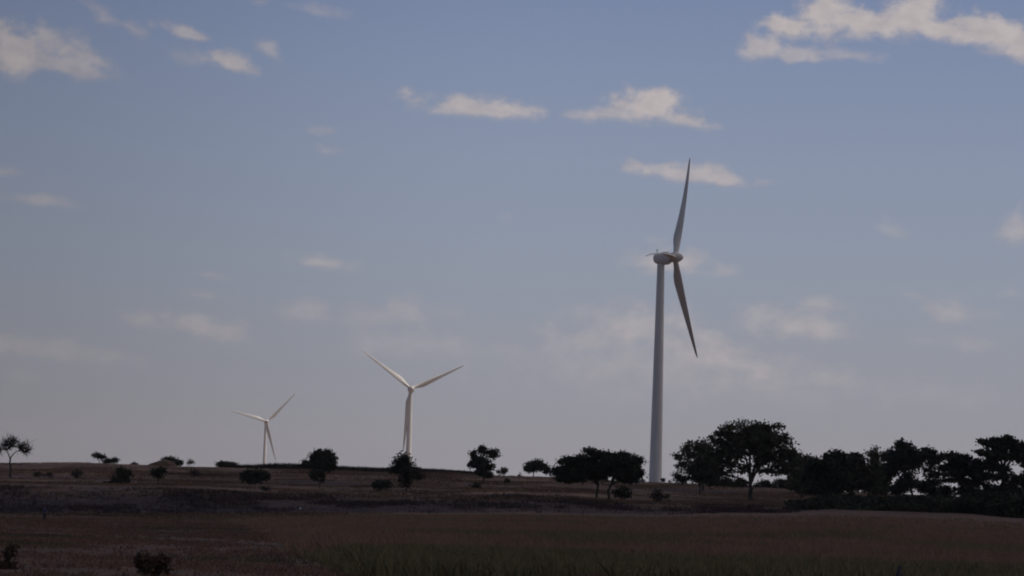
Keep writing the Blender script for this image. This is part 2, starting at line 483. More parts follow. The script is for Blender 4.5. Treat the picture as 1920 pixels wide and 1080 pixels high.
def build_ground():
    a = np.concatenate([np.radians(np.arange(-180, -14, 4.0)), np.radians(np.arange(-14, 14.001, 0.09)), np.radians(np.arange(18, 180.1, 4.0))])
    r = np.concatenate([[1, 10, 30, 60], np.arange(80, 340, 5.0), np.arange(340, 720, 2.2), np.arange(720, 1200, 20.0), np.geomspace(1200, 6000, 16)])
    A, R = np.meshgrid(a, r, indexing='ij')
    X = R * np.sin(A); Y = R * np.cos(A)
    Z = ground_z(X, Y)
    na, nr = A.shape
    v = np.stack([X, Y, Z], -1).reshape(-1, 3)
    i = np.arange(na - 1)[:, None]; j = np.arange(nr - 1)[None]
    q = np.stack([i * nr + j, (i + 1) * nr + j, (i + 1) * nr + j + 1, i * nr + j + 1], -1).reshape(-1, 4)
    q = q[:, ::-1]
    m = pmat('ground_soil', (0.1, 0.07, 0.05), 0.95, 0.1)
    o = mesh_np('ground', v, [q], m, smooth=True)
    tag(o, kind='structure')
    me = o.data
    # soil mask: ploughed black soil on the bank (r 362..405) fading at the right
    n1 = fbm(X / 9, Y / 9, 4) * 2; n2 = fbm(X / 30 + 9, Y / 40, 3) * 2
    px = np.interp(A, AZK, COLX)
    ss = lambda v, lo, hi_: np.clip((v - lo) / (hi_ - lo), 0, 1)
    soil = ss(R + n1 * 9 + n2 * 5, 359, 369) * (1 - ss(R + n1 * 22 + n2 * 10, 392, 416)) * (.72 + .28 * ss(n1, -.3, .25))
    strength = np.interp(px, [0, 500, 900, 1150, 1350], [1.0, 1.0, 0.8, 0.75, 0.35])
    soil = soil * strength
    # patches of dark soil further up and in the field
    soil = np.maximum(soil, 0.7 * ss(n2 + n1 * 0.3, 0.28, 0.5) * ss(R, 408, 430))
    green = np.clip(ss(n2 - 0.1, 0.0, 0.4) * (1 - ss(R, 330, 362)), 0, 1)
    bright = ss(n1 * 0.6 + fbm(X / 45, Y / 14 + 50, 3) * 2, 0.08, 0.5) * ss(R, 405, 425)
    bright = np.maximum(bright, ss(R + n1 * 4, 352, 356) * (1 - ss(R + n1 * 3, 360, 363)) * np.interp(px, [250, 400, 700, 900], [.5, .9, .8, .0]))
    ca = me.color_attributes.new('mask', 'FLOAT_COLOR', 'POINT')
    col = np.stack([soil, green, bright, np.ones_like(soil)], -1).reshape(-1, 4)
    ca.data.foreach_set('color', col.astype(np.float32).ravel())
    t = m.node_tree; b = t.nodes['Principled BSDF']
    at_ = t.nodes.new('ShaderNodeAttribute'); at_.attribute_name = 'mask'
    sp = t.nodes.new('ShaderNodeSeparateColor'); t.links.new(at_.outputs['Color'], sp.inputs[0])
    ge = t.nodes.new('ShaderNodeNewGeometry')

    def nse(sc, de=5):
        n = t.nodes.new('ShaderNodeTexNoise'); n.inputs['Scale'].default_value = sc; n.inputs['Detail'].default_value = de
        t.links.new(ge.outputs['Position'], n.inputs['Vector'])
        mr = t.nodes.new('ShaderNodeMapRange'); mr.inputs[1].default_value = .3; mr.inputs[2].default_value = .7
        t.links.new(n.outputs['Fac'], mr.inputs[0]); return mr.outputs[0]

    def mix(f, A_, B_):
        n = t.nodes.new('ShaderNodeMix'); n.data_type = 'RGBA'
        t.links.new(f, n.inputs['Factor'])
        for k, v in (('A', A_), ('B', B_)):
            if isinstance(v, tuple): n.inputs[k].default_value = (*v, 1)
            else: t.links.new(v, n.inputs[k])
        return n.outputs['Result']
    fine = nse(0.7); mid = nse(0.12)
    dry = mix(fine, (0.095, 0.055, 0.042), (0.15, 0.090, 0.063))
    pale = mix(fine, (0.19, 0.12, 0.072), (0.27, 0.175, 0.105))
    grn = mix(fine, (0.050, 0.048, 0.028), (0.075, 0.07, 0.038))
    blk = mix(nse(0.45), (0.026, 0.018, 0.018), (0.050, 0.034, 0.031))
    c = mix(sp.outputs[2], dry, pale)
    c = mix(sp.outputs[1], c, grn)
    c = mix(sp.outputs[0], c, blk)
    t.links.new(c, b.inputs['Base Color'])
    bp = t.nodes.new('ShaderNodeBump'); bp.inputs['Strength'].default_value = 0.8; bp.inputs['Distance'].default_value = 0.35
    nn = t.nodes.new('ShaderNodeTexNoise'); nn.inputs['Scale'].default_value = 1.1; nn.inputs['Detail'].default_value = 6
    t.links.new(ge.outputs['Position'], nn.inputs['Vector'])
    t.links.new(nn.outputs['Fac'], bp.inputs['Height']); t.links.new(bp.outputs[0], b.inputs['Normal'])
    return o


build_ground()


# ------------------------------------------------------------------ the cloud that shades the foreground
def build_cloud():
    m = pmat('cloud_vapour', (0.86, 0.86, 0.87), 1.0, 0.0)
    bm = bmesh.new()
    r = random.Random(3)
    # lobes: a broad flat-based cumulus drifting high to the right of the viewpoint
    cx, cy, cz = 470, 330, 760
    for k in range(46):
        a = r.uniform(0, 2 * math.pi); q = math.sqrt(r.random())
        x = cx + q * 470 * math.cos(a); y = cy + q * 760 * math.sin(a)
        s = r.uniform(110, 190) * (1.15 - 0.5 * q)
        res = bmesh.ops.create_icosphere(bm, subdivisions=3, radius=1.0)
        for v in res['verts']:
            p = v.co.normalized()
            d = 1 + 0.16 * math.sin(5 * p.x + k) * math.cos(4 * p.y + 2 * k) + 0.08 * math.sin(11 * p.z + 9 * p.x + k)
            z = p.z * s * d * (0.75 if p.z > 0 else 0.22)
            v.co = Vector((x + p.x * s * d, y + p.y * s * d, cz + z))
    me = bpy.data.meshes.new('cloud'); bm.to_mesh(me); bm.free()
    me.polygons.foreach_set('use_smooth', [True] * len(me.polygons))
    me.materials.append(m)
    o = bpy.data.objects.new('cloud', me); link(o)
    tag(o, kind='structure')


build_cloud()


# ------------------------------------------------------------------ wind turbines
def blade_mesh(droop=0.0, L=41.0, fat=1.0):
    prof = [(0.9, 1.85, 1.85, 1.0), (2.2, 1.85, 1.8, 1.0), (4.5, 2.2, 1.35, .65), (7, 2.85, 0.9, .2), (9.5, 3.05, 0.68, 0), (13, 2.75, .52, 0), (18, 2.3, .4, 0),
            (24, 1.8, .3, 0), (30, 1.35, .21, 0), (35, 1.0, .15, 0), (38.5, .72, .1, 0), (40.3, .42, .06, 0), (41.0, .1, .03, 0)]
    tw = lambda r: math.radians(13 * max(0, 1 - r / 26) ** 1.3)
    k = 16; V = []
    for (r, c, th, circ) in prof:
        c = c * (1 + (fat - 1) * (1 - circ))
        for i in range(k):
            t = 2 * math.pi * i / k
            # circle
            xc, yc = 0.5 * c * math.cos(t), 0.5 * th * math.sin(t)
            # aerofoil, pitch axis at 30 % chord
            u = 0.5 * (1 + math.cos(t))
            ya = 0.5 * th * math.sin(t) * (1.15 * math.sqrt(max(1 - u, 0)) ** 0.7 * 0 + (1.25 * (u ** 0.5) * (1 - u) ** 0.25 if 0 < u < 1 else 0) + 0.15)
            ya = 0.5 * th * (1 if math.sin(t) >= 0 else -1) * (2.6 * math.sqrt(max(1 - u, 0)) * (u ** 0.8) ) if 0 < u < 1 else 0
            xa = (0.30 - (1 - u)) * c
            x = circ * xc + (1 - circ) * xa; y = circ * yc + (1 - circ) * ya
            a = tw(r)
            q = (r / L)
            V.append((x * math.cos(a) - y * math.sin(a), x * math.sin(a) + y * math.cos(a) + droop * 4 * q * (1 - q), r))
    F = []
    n = len(prof)
    for j in range(n - 1):
        for i in range(k):
            F.append((j * k + i, j * k + (i + 1) % k, (j + 1) * k + (i + 1) % k, (j + 1) * k + i))
    return V, F


def revolve(profile, k=28):
    """profile of (s, r) along +X"""
    V, F = [], []
    for (s_, r_) in profile:
        for i in range(k):
            t = 2 * math.pi * i / k
            V.append((s_, r_ * math.cos(t), r_ * math.sin(t)))
    for j in range(len(profile) - 1):
        for i in range(k):
            F.append((j * k + i, j * k + (i + 1) % k, (j + 1) * k + (i + 1) % k, (j + 1) * k + i))
    return V, F


def pyobj(name, V, F, mat, parent, smooth=True):
    me = bpy.data.meshes.new(name); me.from_pydata([tuple(v) for v in V], [], F); me.update()
    me.polygons.foreach_set('use_smooth', [smooth] * len(me.polygons))
    me.materials.append(mat)
    bm = bmesh.new(); bm.from_mesh(me); bmesh.ops.recalc_face_normals(bm, faces=bm.faces); bm.to_mesh(me); bm.free()
    o = bpy.data.objects.new(name, me); link(o, parent); return o


def turbine(label, hub_px, d, yaw, phase, tilt, cone, pitch, droop, over=4.9, fat=1.0):
    hub = at(*hub_px, d)
    w, t = math.radians(yaw), math.radians(tilt)
    n = np.array([math.sin(w) * math.cos(t), -math.cos(w) * math.cos(t), math.sin(t)])
    h = np.array([math.cos(w), math.sin(w), 0.0])
    v = np.cross(n, h); v = v if v[2] > 0 else -v
    top = hub - n * over                       # on the tower axis
    gx, gy = float(top[0]), float(top[1]); gz = float(ground_z(gx, gy))
    root = empty('wind_turbine', (gx, gy, gz))
    tag(root, label, 'wind turbine', 'wind turbines along the ridge')
    B = np.array([gx, gy, gz])
    th = float(top[2]) - gz - 2.0
    # tower: three tapered cans with thin flange rings
    prof = [(-1.0, 2.35), (0.0, 2.32)]
    for q in range(1, 13):
        f = q / 12
        z = th * f; r = 2.32 + (1.27 - 2.32) * f ** 0.95
        prof.append((z, r))
    V, F = revolve(prof, 32)
    V = [(y, z_, x) for (x, y, z_) in V]
    tow = pyobj('tower', V, F, M['white'], root)
    # door with steps
    bm = bmesh.new()
    res = bmesh.ops.create_cube(bm, size=1.0)
    for q in res['verts']: q.co = Vector((q.co.x * 0.95, q.co.y * 0.12 - 2.36, q.co.z * 2.1 + 2.2))
    res = bmesh.ops.create_cube(bm, size=1.0)
    for q in res['verts']: q.co = Vector((q.co.x * 1.3, q.co.y * 1.1 - 2.95, q.co.z * 0.12 + 1.05))
    for s_ in range(4):
        res = bmesh.ops.create_cube(bm, size=1.0)
        for q in res['verts']: q.co = Vector((q.co.x * 1.1, q.co.y * 0.26 - 3.65 - 0.28 * s_, q.co.z * 0.06 + 0.85 - 0.25 * s_))
    me = bpy.data.meshes.new('door'); bm.to_mesh(me); bm.free(); me.materials.append(M['dark_metal'])
    link(bpy.data.objects.new('door', me), root)
    # nacelle frame: local X = rotor axis, local Z up
    X = n; Y = h; Z = v
    def basis(o, p):
        o.matrix_local = Matrix(((X[0], Y[0], Z[0], p[0]), (X[1], Y[1], Z[1], p[1]), (X[2], Y[2], Z[2], p[2]), (0, 0, 0, 1)))
    # nacelle: rounded body lofted along the axis
    secs = [(-2.75, .25, .3, -.1), (-2.6, .85, .95, -.12), (-2.2, 1.3, 1.5, -.18), (-1.4, 1.62, 1.85, -.25), (-.3, 1.75, 2.02, -.32), (1.0, 1.78, 2.12, -.38), (2.2, 1.75, 2.1, -.36), (3.0, 1.68, 1.95, -.26), (3.5, 1.62, 1.75, -.1), (3.62, 1.45, 1.5, 0.0), (3.64, .4, .4, 0)]
    k = 28; V = []
    for (s_, wv_, hv, zo) in secs:
        for i in range(k):
            a = 2 * math.pi * i / k; c, s2 = math.cos(a), math.sin(a)
            e = 0.78
            V.append((s_, wv_ * (abs(c) ** e) * (1 if c >= 0 else -1), zo + hv * (abs(s2) ** e) * (1 if s2 >= 0 else -1)))
    F = [(j * k + i, j * k + (i + 1) % k, (j + 1) * k + (i + 1) % k, (j + 1) * k + i) for j in range(len(secs) - 1) for i in range(k)]
    nac = pyobj('nacelle', V, F, M['white'], root); basis(nac, top - B)
    # roof hatch and cooler on the nacelle
    bm = bmesh.new()
    for (x0, x1, hw, z0, z1) in ((0.4, 2.6, 0.75, 1.5, 1.98), (-1.5, -0.3, 0.6, 1.35, 1.78)):
        res = bmesh.ops.create_cube(bm, size=1.0)
        for q in res['verts']:
            tpr = 0.86 if q.co.z > 0 else 1.0
            q.co = Vector(((x0 + x1) / 2 + q.co.x * (x1 - x0) * tpr, q.co.y * 2 * hw * tpr, (z0 + z1) / 2 + q.co.z * (z1 - z0)))
    me = bpy.data.meshes.new('roof_hatch'); bm.to_mesh(me); bm.free(); me.materials.append(M['white'])
    ro = bpy.data.objects.new('roof_hatch', me); link(ro, nac)
    tb = Tubes(6)
    tb.add([(-1.35, .3, 1.7), (-1.35, .3, 3.1)], [.06, .04]); tb.add([(-1.35, -.3, 1.7), (-1.35, -.3, 2.7)], [.06, .04])
    tb.add([(-1.35, .3, 3.1), (-1.15, .3, 3.15), (-.95, .3, 3.1)], [.09, .05, .08]); tb.add([(-1.35, -.75, 2.5), (-1.35, .75, 2.5)], [.05, .05])
    tb.add([(-1.6, -.3, 2.75), (-1.1, -.3, 2.75)], [.16, .04])
    tb.add([(-1.35, .3, 1.75), (2.75, 0, 2.02), (2.75, 0, 2.2)], [.05, .05, .14])
    tb.build('wind_vane', M['dark_metal'], nac)
    # hub with nose cone
    V, F = revolve([(-1.25, .5), (-1.2, 1.5), (-.9, 1.72), (0, 1.85), (.9, 1.8), (1.7, 1.55), (2.4, 1.15), (2.9, .65), (3.1, .3), (3.15, .02)])
    hb = pyobj('hub', V, F, M['white'], root); basis(hb, hub - B)
    cn = math.radians(cone)
    bv, bf = blade_mesh(droop, 41.0, fat)
    for i in range(3):
        a = math.radians(phase + 120 * i)
        rd = h * math.cos(a) + v * math.sin(a)
        sp = rd * math.cos(cn) + n * math.sin(cn)              # span direction
        tg = np.cross(n, rd); tg /= np.linalg.norm(tg)         # in the rotor plane, along the spin
        nn = np.cross(sp, tg)
        p_ = math.radians(pitch)
        cx_ = tg * math.cos(p_) + nn * math.sin(p_); cy_ = np.cross(sp, cx_)
        bo = pyobj('blade', bv, bf, M['blade'], root)
        pos = hub - B
        bo.matrix_local = Matrix(((cx_[0], cy_[0], sp[0], pos[0]), (cx_[1], cy_[1], sp[1], pos[1]), (cx_[2], cy_[2], sp[2], pos[2]), (0, 0, 0, 1)))
    return root


turbine('large grey wind turbine seen side-on, nearest and tallest, beside the big round tree', (1265, 482.5), 983, 71, 65, 2.3, 1.9, 78, 1.2)
turbine('sunlit cream wind turbine facing forward, its tower foot behind the spiky bush', (771, 728.8), 1858, 20, 25.0, 1, -3, 8, 0.0, 1.2, 1.15)
turbine('small distant sunlit wind turbine, farthest and leftmost of the three', (500.2, 790.2), 2830, 18, 45.7, 1, -2, 8, 0.0, 3.8, 1.15)


# ------------------------------------------------------------------ trees and bushes
def leaf_quads(P, size, r, flat=0.0, elong=1.6):
    n = len(P)
    a = r.normal(size=(n, 3)); a /= np.linalg.norm(a, axis=1)[:, None]
    b = r.normal(size=(n, 3)); b -= a * np.sum(a * b, 1)[:, None]; b /= np.linalg.norm(b, axis=1)[:, None]
    s = size * r.uniform(.6, 1.4, n)[:, None]
    u = a * s * 0.5 * elong; w = b * s * 0.5
    V = np.stack([P - u, P + w * 1.0 - u * .1, P + u, P - w - u * .1], 1).reshape(-1, 3)
    F = np.arange(4 * n).reshape(n, 4)
    return V, F


def plant(name, label, cat, base, lobes, trunk=None, d=None, leaf='leaf', group=None, size=.34, cover=2.6, clump=12.0,
          flat=.8, spiky=0.0, rad=None, limbs=5, depth=.85, twigs=0, seed=0, part='crown', tw_=1.0):
    """base pixel; lobes (cx, cy, rx, ry[, cover]) in pixels; trunk = list of pixel points from the base up to the fork"""
    r = np.random.default_rng(seed + int(base[0] * 7 + base[1]))
    if d is None:
        g = ground_at(*base)
        if g is None:
            d = 640
        else:
            d = g[1]
    p0 = at(base[0], base[1], d)
    gz = float(ground_z(p0[0], p0[1]))
    B = np.array([p0[0], p0[1], gz])
    ppm = FPX / d
    if len(lobes) and abs(p0[2] - gz) < 6:
        pass
    lead = trunk or [base, (base[0], lobes[0][1] + lobes[0][3] * .7)]
    root = empty(name, B)
    tag(root, label, cat, group)
    T = Tubes(7)
    if cat == 'bush' and not spiky: spiky = 3.5
    rad = rad or max(.05, .16 * (max(l[3] for l in lobes) / ppm) / 2)
    pts = [at(q[0], q[1], d) for q in lead]
    pts[0] = B - np.array([0, 0, .3])
    # smooth trunk
    tt = np.linspace(0, len(pts) - 1, 2 + 3 * (len(pts) - 1))
    tp = np.stack([np.interp(tt, range(len(pts)), [q[c] for q in pts]) for c in range(3)], 1)
    tp[1:-1, :2] += r.normal(size=(len(tp) - 2, 2)) * rad * .25
    rr = np.linspace(1, .72, len(tp)) * rad; rr[0] *= 1.45
    T.add(tp, rr)
    fork = tp[-1]
    LV, LF, off = [], [], 0
    nodes = [fork]; LN = 0; first = 4 if len(lobes) > 6 else 1
    if base[0] > 1490 and cat == 'tree':
        lobes = [(l[0], l[1] + 1, l[2] * 1.14, l[3] * 1.12) + tuple(l[4:]) for l in lobes]
    for lb in lobes:
        cx, cy, rx, ry = lb[:4]; cv = lb[4] if len(lb) > 4 else cover
        C = at(cx, cy, d); RX, RZ = rx / ppm, ry / ppm; RY = max(RX * depth, .3)
        C = C + np.array([0, r.uniform(-.25, .25) * RY, 0])
        cr_ = min(clump / ppm, RX * .8, max(RZ * .8, .15))
        area = math.pi * RX * RZ
        nc = max(5, int(area / (cr_ * cr_ * 1.05) * (1.5 if cv > 1 else .9)))
        q = r.normal(size=(nc, 3)); q /= np.linalg.norm(q, axis=1)[:, None]
        q *= (r.random(nc) ** (1 / 2.6))[:, None]
        # keep clumps a bit inside the outline
        cc_ = C + q * np.array([max(RX - cr_ * .55, RX * .3), RY, max(RZ - cr_ * .5, RZ * .3)])
        # limb skeleton for this lobe
        NA = np.array(nodes) if LN >= first else np.array([fork])
        LN += 1
        cost = np.linalg.norm(NA - C, axis=1) + .45 * np.linalg.norm(NA - fork, axis=1) + np.where(NA[:, 2] > C[2], 5.0, 0)
        b0 = NA[int(np.argmin(cost))]
        L1 = b0 + (C - b0) * .78 + r.normal(size=3) * .12 * RX
        mid = b0 + (C - b0) * np.array([.26, .26, .62]) + r.normal(size=3) * .09 * RX
        ta = np.linspace(0, 1, 7)[:, None]
        curve = (1 - ta) ** 2 * b0 + 2 * ta * (1 - ta) * mid + ta ** 2 * L1
        q0 = .62 if b0 is NA[0] or np.allclose(b0, fork) else .38
        T.add(curve, np.linspace(rad * q0, rad * .18, 7), 6)
        nodes += list(curve[1:6])
        for ci in cc_:
            dd = np.linalg.norm(curve - ci, axis=1) + np.arange(7) * -.05 * RX
            st = curve[max(0, int(np.argmin(dd)) - 1)]
            m2 = (st + ci) / 2 + r.normal(size=3) * .07 * np.linalg.norm(ci - st)
            T.add([st, m2, ci], [rad * .2, rad * .13, .012 + rad * .04], 4)
            for _ in range(twigs):
                e = ci + r.normal(size=3) * cr_ * np.array([.8, .8, .7]) + np.array([0, 0, cr_ * .25])
                s0 = m2 + (ci - m2) * r.random()
                T.add([s0, (s0 + e) / 2 + r.normal(size=3) * cr_ * .12, e], [.03 * tw_, .022 * tw_, .01 * tw_], 3)
        la = size * size * .8 * .5 * 0.55
        nl = int(area * cv / la)
        per = r.gamma(2.0, 1.0, nc); per /= per.sum()
        idx = r.choice(nc, nl, p=per)
        g = r.normal(size=(nl, 3)); g *= (cr_ * .52) * np.array([1.05, 1.05, flat])
        if spiky:
            out = cc_[idx] - fork; out /= np.linalg.norm(out, axis=1)[:, None] + 1e-6
            g += out * (r.random(nl)[:, None] ** 2) * spiky / ppm
        P = cc_[idx] + g
        # nothing below the ground
        gz_ = ground_z(P[:, 0], P[:, 1]); P[:, 2] = np.maximum(P[:, 2], gz_ + .03)
        v, f = leaf_quads(P, size, r)
        LV.append(v); LF.append(f + off); off += len(v)
    mesh_np(part, np.concatenate(LV) - B, [np.concatenate(LF)], M[leaf], root)
    for a_ in range(len(T.v)): T.v[a_] = T.v[a_] - B
    tr = T.build('trunk' if cat == 'tree' else 'stems', M['bark' if cat == 'tree' else 'twig'], root)
    return root


GT = 'trees along the field edge'
GB = 'bushes on the grassy slope'
# --- left part
plant('bare_tree', 'sparse nearly leafless tree at the far left edge with forked limbs', 'tree', (20, 895),
      [(12, 834, 22, 15, .06), (-6, 840, 14, 16, .06), (26, 826, 11, 10, .05), (46, 838, 16, 15, .16), (52, 846, 11, 9, .12)], [(20, 895), (19, 872), (19, 860)], leaf='leaf_dark', group=GT, size=.16, twigs=16, rad=.2, clump=9, tw_=1.7)
plant('small_tree', 'tiny open-crowned tree on the left skyline beside a low bush', 'tree', (186, 868), [(184, 855, 12, 6, 1.2), (192, 857, 7, 6, 1.2), (176, 853, 5, 3, .7)], d=640, leaf='leaf_dark', group=GT, size=.2, clump=5, rad=.09, twigs=2)
plant('bush', 'low dark bush on the left skyline just right of the tiny tree', 'bush', (206, 869), [(202, 866, 10, 5), (214, 866, 7, 6)], d=640, leaf='leaf_dark', group=GB, size=.2, clump=5)
plant('bush', 'very small bush on the skyline left of the brown mound', 'bush', (250, 873), [(250, 871, 9, 4, 1.6)], d=640, leaf='leaf_dark', group=GB, size=.2, clump=4)
plant('bush', 'rounded dark bush behind the brown mound on the skyline', 'bush', (323, 874), [(322, 866, 19, 7), (316, 864, 9, 6), (335, 869, 9, 5)], d=640, leaf='leaf_dark', group=GB, size=.22, clump=6)
plant('small_tree', 'thin wispy sapling on the skyline right of the brown mound', 'tree', (358, 880), [(358, 867, 8, 6, .8)], d=636, leaf='weed', group=GT, size=.16, clump=4, rad=.05, twigs=3)
plant('bush', 'smooth dome shaped bush on the skyline left of the farthest turbine', 'bush', (425, 880), [(425, 874, 23, 8), (420, 871, 12, 6), (436, 873, 12, 6)], d=645, leaf='leaf_dark', group=GB, size=.22, clump=6)
plant('bush', 'faint brownish bush on the slope below the tiny skyline tree', 'bush', (145, 897), [(145, 889, 14, 8, 1.2)], leaf='weed', group=GB, size=.22, clump=6)
plant('bush', 'faint wide shrub on the slope just right of the bare tree', 'bush', (82, 896), [(82, 891, 22, 6, .9)], leaf='weed', group=GB, size=.2, clump=6)
plant('bush', 'broad dark bush with a low skirt on the left slope', 'bush', (230, 907), [(230, 890, 15, 12, 2.0), (222, 899, 24, 8, 1.5), (205, 905, 13, 4, 1.2)], leaf='leaf_dark', group=GB, size=.24, clump=7)
plant('small_tree', 'small upright tree on the slope in front of the brown mound', 'tree', (296, 910), [(297, 887, 15, 11, 2.0), (304, 882, 9, 6, 1.8)], leaf='leaf_dark', group=GT, size=.24, clump=6, rad=.1)
plant('bush', 'faint open bush on the slope under the wispy sapling', 'bush', (362, 897), [(362, 888, 13, 8, .8)], leaf='weed', group=GB, size=.2, clump=6)
plant('bush', 'wide flat-bottomed dark bush below the farthest turbine', 'bush', (478, 912), [(478, 894, 28, 12, 3), (462, 892, 13, 9, 2.6), (492, 893, 15, 9, 2.6)], leaf='leaf_dark', group=GB, size=.26, clump=8)
plant('bush', 'small low tuft of shrub right under the wide flat-bottomed bush', 'bush', (499, 921), [(499, 917, 9, 4, 1.4)], leaf='leaf_dark', group=GB, size=.2, clump=4)
plant('round_tree', 'dense round dark tree standing on the skyline between the two far turbines', 'tree', (604, 892), [(606, 863, 27, 20, 3.4), (600, 856, 18, 13, 3), (615, 869, 20, 16, 3.2), (596, 872, 20, 12, 3.2)], d=600, leaf='leaf_dark', group=GT, size=.28, clump=8, rad=.25)
plant('bush', 'low bush joined to the left side of the dense round skyline tree', 'bush', (573, 881), [(574, 869, 11, 8, 2.8)], d=612, leaf='leaf_dark', group=GB, size=.26, clump=6)
plant('small_tree', 'small dark tree on the slope right below the dense round skyline tree', 'tree', (599, 915), [(597, 893, 17, 12, 2.4), (590, 888, 10, 8, 2.0)], leaf='leaf_dark', group=GT, size=.26, clump=7, rad=.1)
plant('spiky_tree', 'spiky thorn tree hiding the foot of the middle turbine', 'tree', (762, 922), [(756, 872, 17, 15, 3.0), (765, 884, 22, 14, 2.6), (746, 880, 12, 12, 1.8), (760, 898, 13, 9, 2.0), (776, 890, 12, 7, 1.2)], leaf='leaf_dark', group=GT, size=.22, clump=8, rad=.16, spiky=13, twigs=3)
plant('bush', 'rounded bush left of the thorn tree on the slope', 'bush', (717, 926), [(717, 910, 17, 11, 2.2), (708, 912, 10, 8, 1.8)], leaf='leaf_dark', group=GB, size=.26, clump=7)
# --- middle
plant('layered_tree', 'small irregular tree with a lifted right-hand branch, right of the thorn tree', 'tree', (906, 907),
      [(907, 845, 12, 8, 2.6), (924, 850, 14, 10, 2.6), (891, 868, 14, 13, 2.6), (907, 868, 16, 14, 2.6), (882, 872, 8, 6, 1.8), (888, 852, 8, 7, 2), (905, 885, 16, 8, 2.2), (915, 875, 12, 8, 2)], [(906, 907), (907, 893), (906, 884)], leaf='leaf_dark', group=GT, size=.26, clump=7, rad=.17)
plant('bush', 'low bush at the foot of the irregular tree on its left', 'bush', (893, 917), [(893, 911, 10, 6, 1.5)], leaf='leaf_dark', group=GB, size=.22, clump=5)
plant('bush', 'dark low bush close against the right of the irregular tree', 'bush', (919, 898), [(919, 891, 10, 6, 2)], leaf='leaf_dark', group=GB, size=.22, clump=5)
plant('bush', 'tiny round bush on the skyline right of the irregular tree', 'bush', (942, 896), [(942, 884, 10, 8, 1.6)], d=640, leaf='leaf_dark', group=GB, size=.2, clump=5, spiky=4)
plant('umbrella_tree', 'small dome shaped tree with two short trunks on the skyline', 'tree', (1000, 894),
      [(996, 874, 16, 11, 3), (1010, 873, 17, 12, 3), (1022, 880, 11, 9, 2.6), (988, 880, 8, 7, 2.4)], [(1000, 894), (1001, 885)], d=630, leaf='leaf_dark', group=GT, size=.26, clump=7, rad=.14)
plant('bush', 'tiny weedy tuft on the skyline left of the wide flat acacia', 'bush', (975, 896), [(976, 892, 6, 4, .8)], d=640, leaf='weed', group=GB, size=.18, clump=4)
plant('bush', 'small weed clump on the slope below the dome shaped tree', 'bush', (952, 908), [(952, 902, 7, 5, 1.2)], leaf='leaf_dark', group=GB, size=.2, clump=4)
AC = [(1108, 850, 18, 11, 1.8), (1090, 862, 26, 12, 2.0), (1070, 868, 26, 12, 2.4), (1060, 884, 22, 14, 2.6), (1130, 856, 22, 12, 2.4), (1145, 885, 26, 14, 2.8), (1148, 860, 26, 13, 3.0), (1112, 874, 38, 22, 3.8), (1095, 884, 40, 16, 3.6), (1145, 868, 26, 16, 3.2), (1080, 896, 40, 11, 3.2), (1060, 900, 24, 7, 2.4), (1125, 893, 26, 12, 2.6)]
plant('acacia_tree', 'wide flat acacia with a slender forked trunk', 'tree', (1118, 937), AC, [(1118, 937), (1119, 922), (1122, 912)], leaf='leaf_dark', group=GT, size=.2, clump=10, flat=.55, rad=.2, spiky=5)
plant('acacia_tree', 'acacia leaning right with feathery drooping tips, against the wide flat acacia', 'tree', (1142, 940),
      [(1165, 868, 30, 18, 3.6), (1160, 884, 32, 18, 3.6), (1172, 862, 24, 14, 3), (1190, 870, 13, 14, 2.4), (1178, 882, 24, 16, 3), (1192, 890, 13, 16, 2.2), (1172, 896, 32, 12, 2.8), (1150, 880, 20, 16, 2.6), (1176, 902, 22, 6, 2)], [(1142, 940), (1141, 922), (1146, 908)], leaf='leaf_dark', group=GT, size=.2, clump=10, flat=.65, rad=.24, spiky=7)
plant('bush', 'dark shrub at the foot of the leaning acacia on its right', 'bush', (1168, 938), [(1165, 925, 24, 12, 1.8)], leaf='leaf_dark', group=GB, size=.26, clump=7)
plant('bush', 'faint brown-green bush on the slope below the nearest turbine', 'bush', (1236, 943), [(1236, 930, 17, 12, 1.6)], leaf='weed', group=GB, size=.24, clump=7)
plant('bush', 'low weeds on the ridge at the right of the nearest tower', 'bush', (1245, 907), [(1243, 901, 4, 5, 1.6), (1256, 903, 3, 4, .9)], d=640, leaf='leaf_dark', group=GB, size=.2, clump=3)
plant('bush', 'weed tuft on the ridge between the acacia and the nearest tower', 'bush', (1203, 906), [(1204, 902, 4, 4, 1.3)], d=640, leaf='leaf_dark', group=GB, size=.18, clump=3)
# --- big tree group
plant('leafy_tree', 'loose leafy tree with see-through foliage on the left of the big round tree', 'tree', (1318, 912),
      [(1288, 850, 24, 28, .55), (1282, 866, 20, 24, .55), (1306, 840, 26, 20, .8), (1322, 850, 26, 28, 1.1), (1335, 870, 22, 24, 1.4)], d=560, leaf='leaf', group=GT, size=.3, clump=9, rad=.2, twigs=1)
plant('dark_tree', 'dense dark low tree in front of the loose leafy tree', 'tree', (1313, 927),
      [(1318, 872, 24, 17, 4), (1312, 890, 26, 20, 4), (1330, 888, 20, 22, 4), (1300, 882, 12, 14, 3), (1338, 900, 12, 12, 2.6)], leaf='leaf_dark', group=GT, size=.3, clump=9, rad=.16)
plant('bush', 'dark bush at the left foot of the loose leafy tree', 'bush', (1280, 911), [(1279, 901, 15, 9, 2.4), (1268, 893, 8, 7, 1.2)], d=590, leaf='leaf_dark', group=GB, size=.26, clump=6)
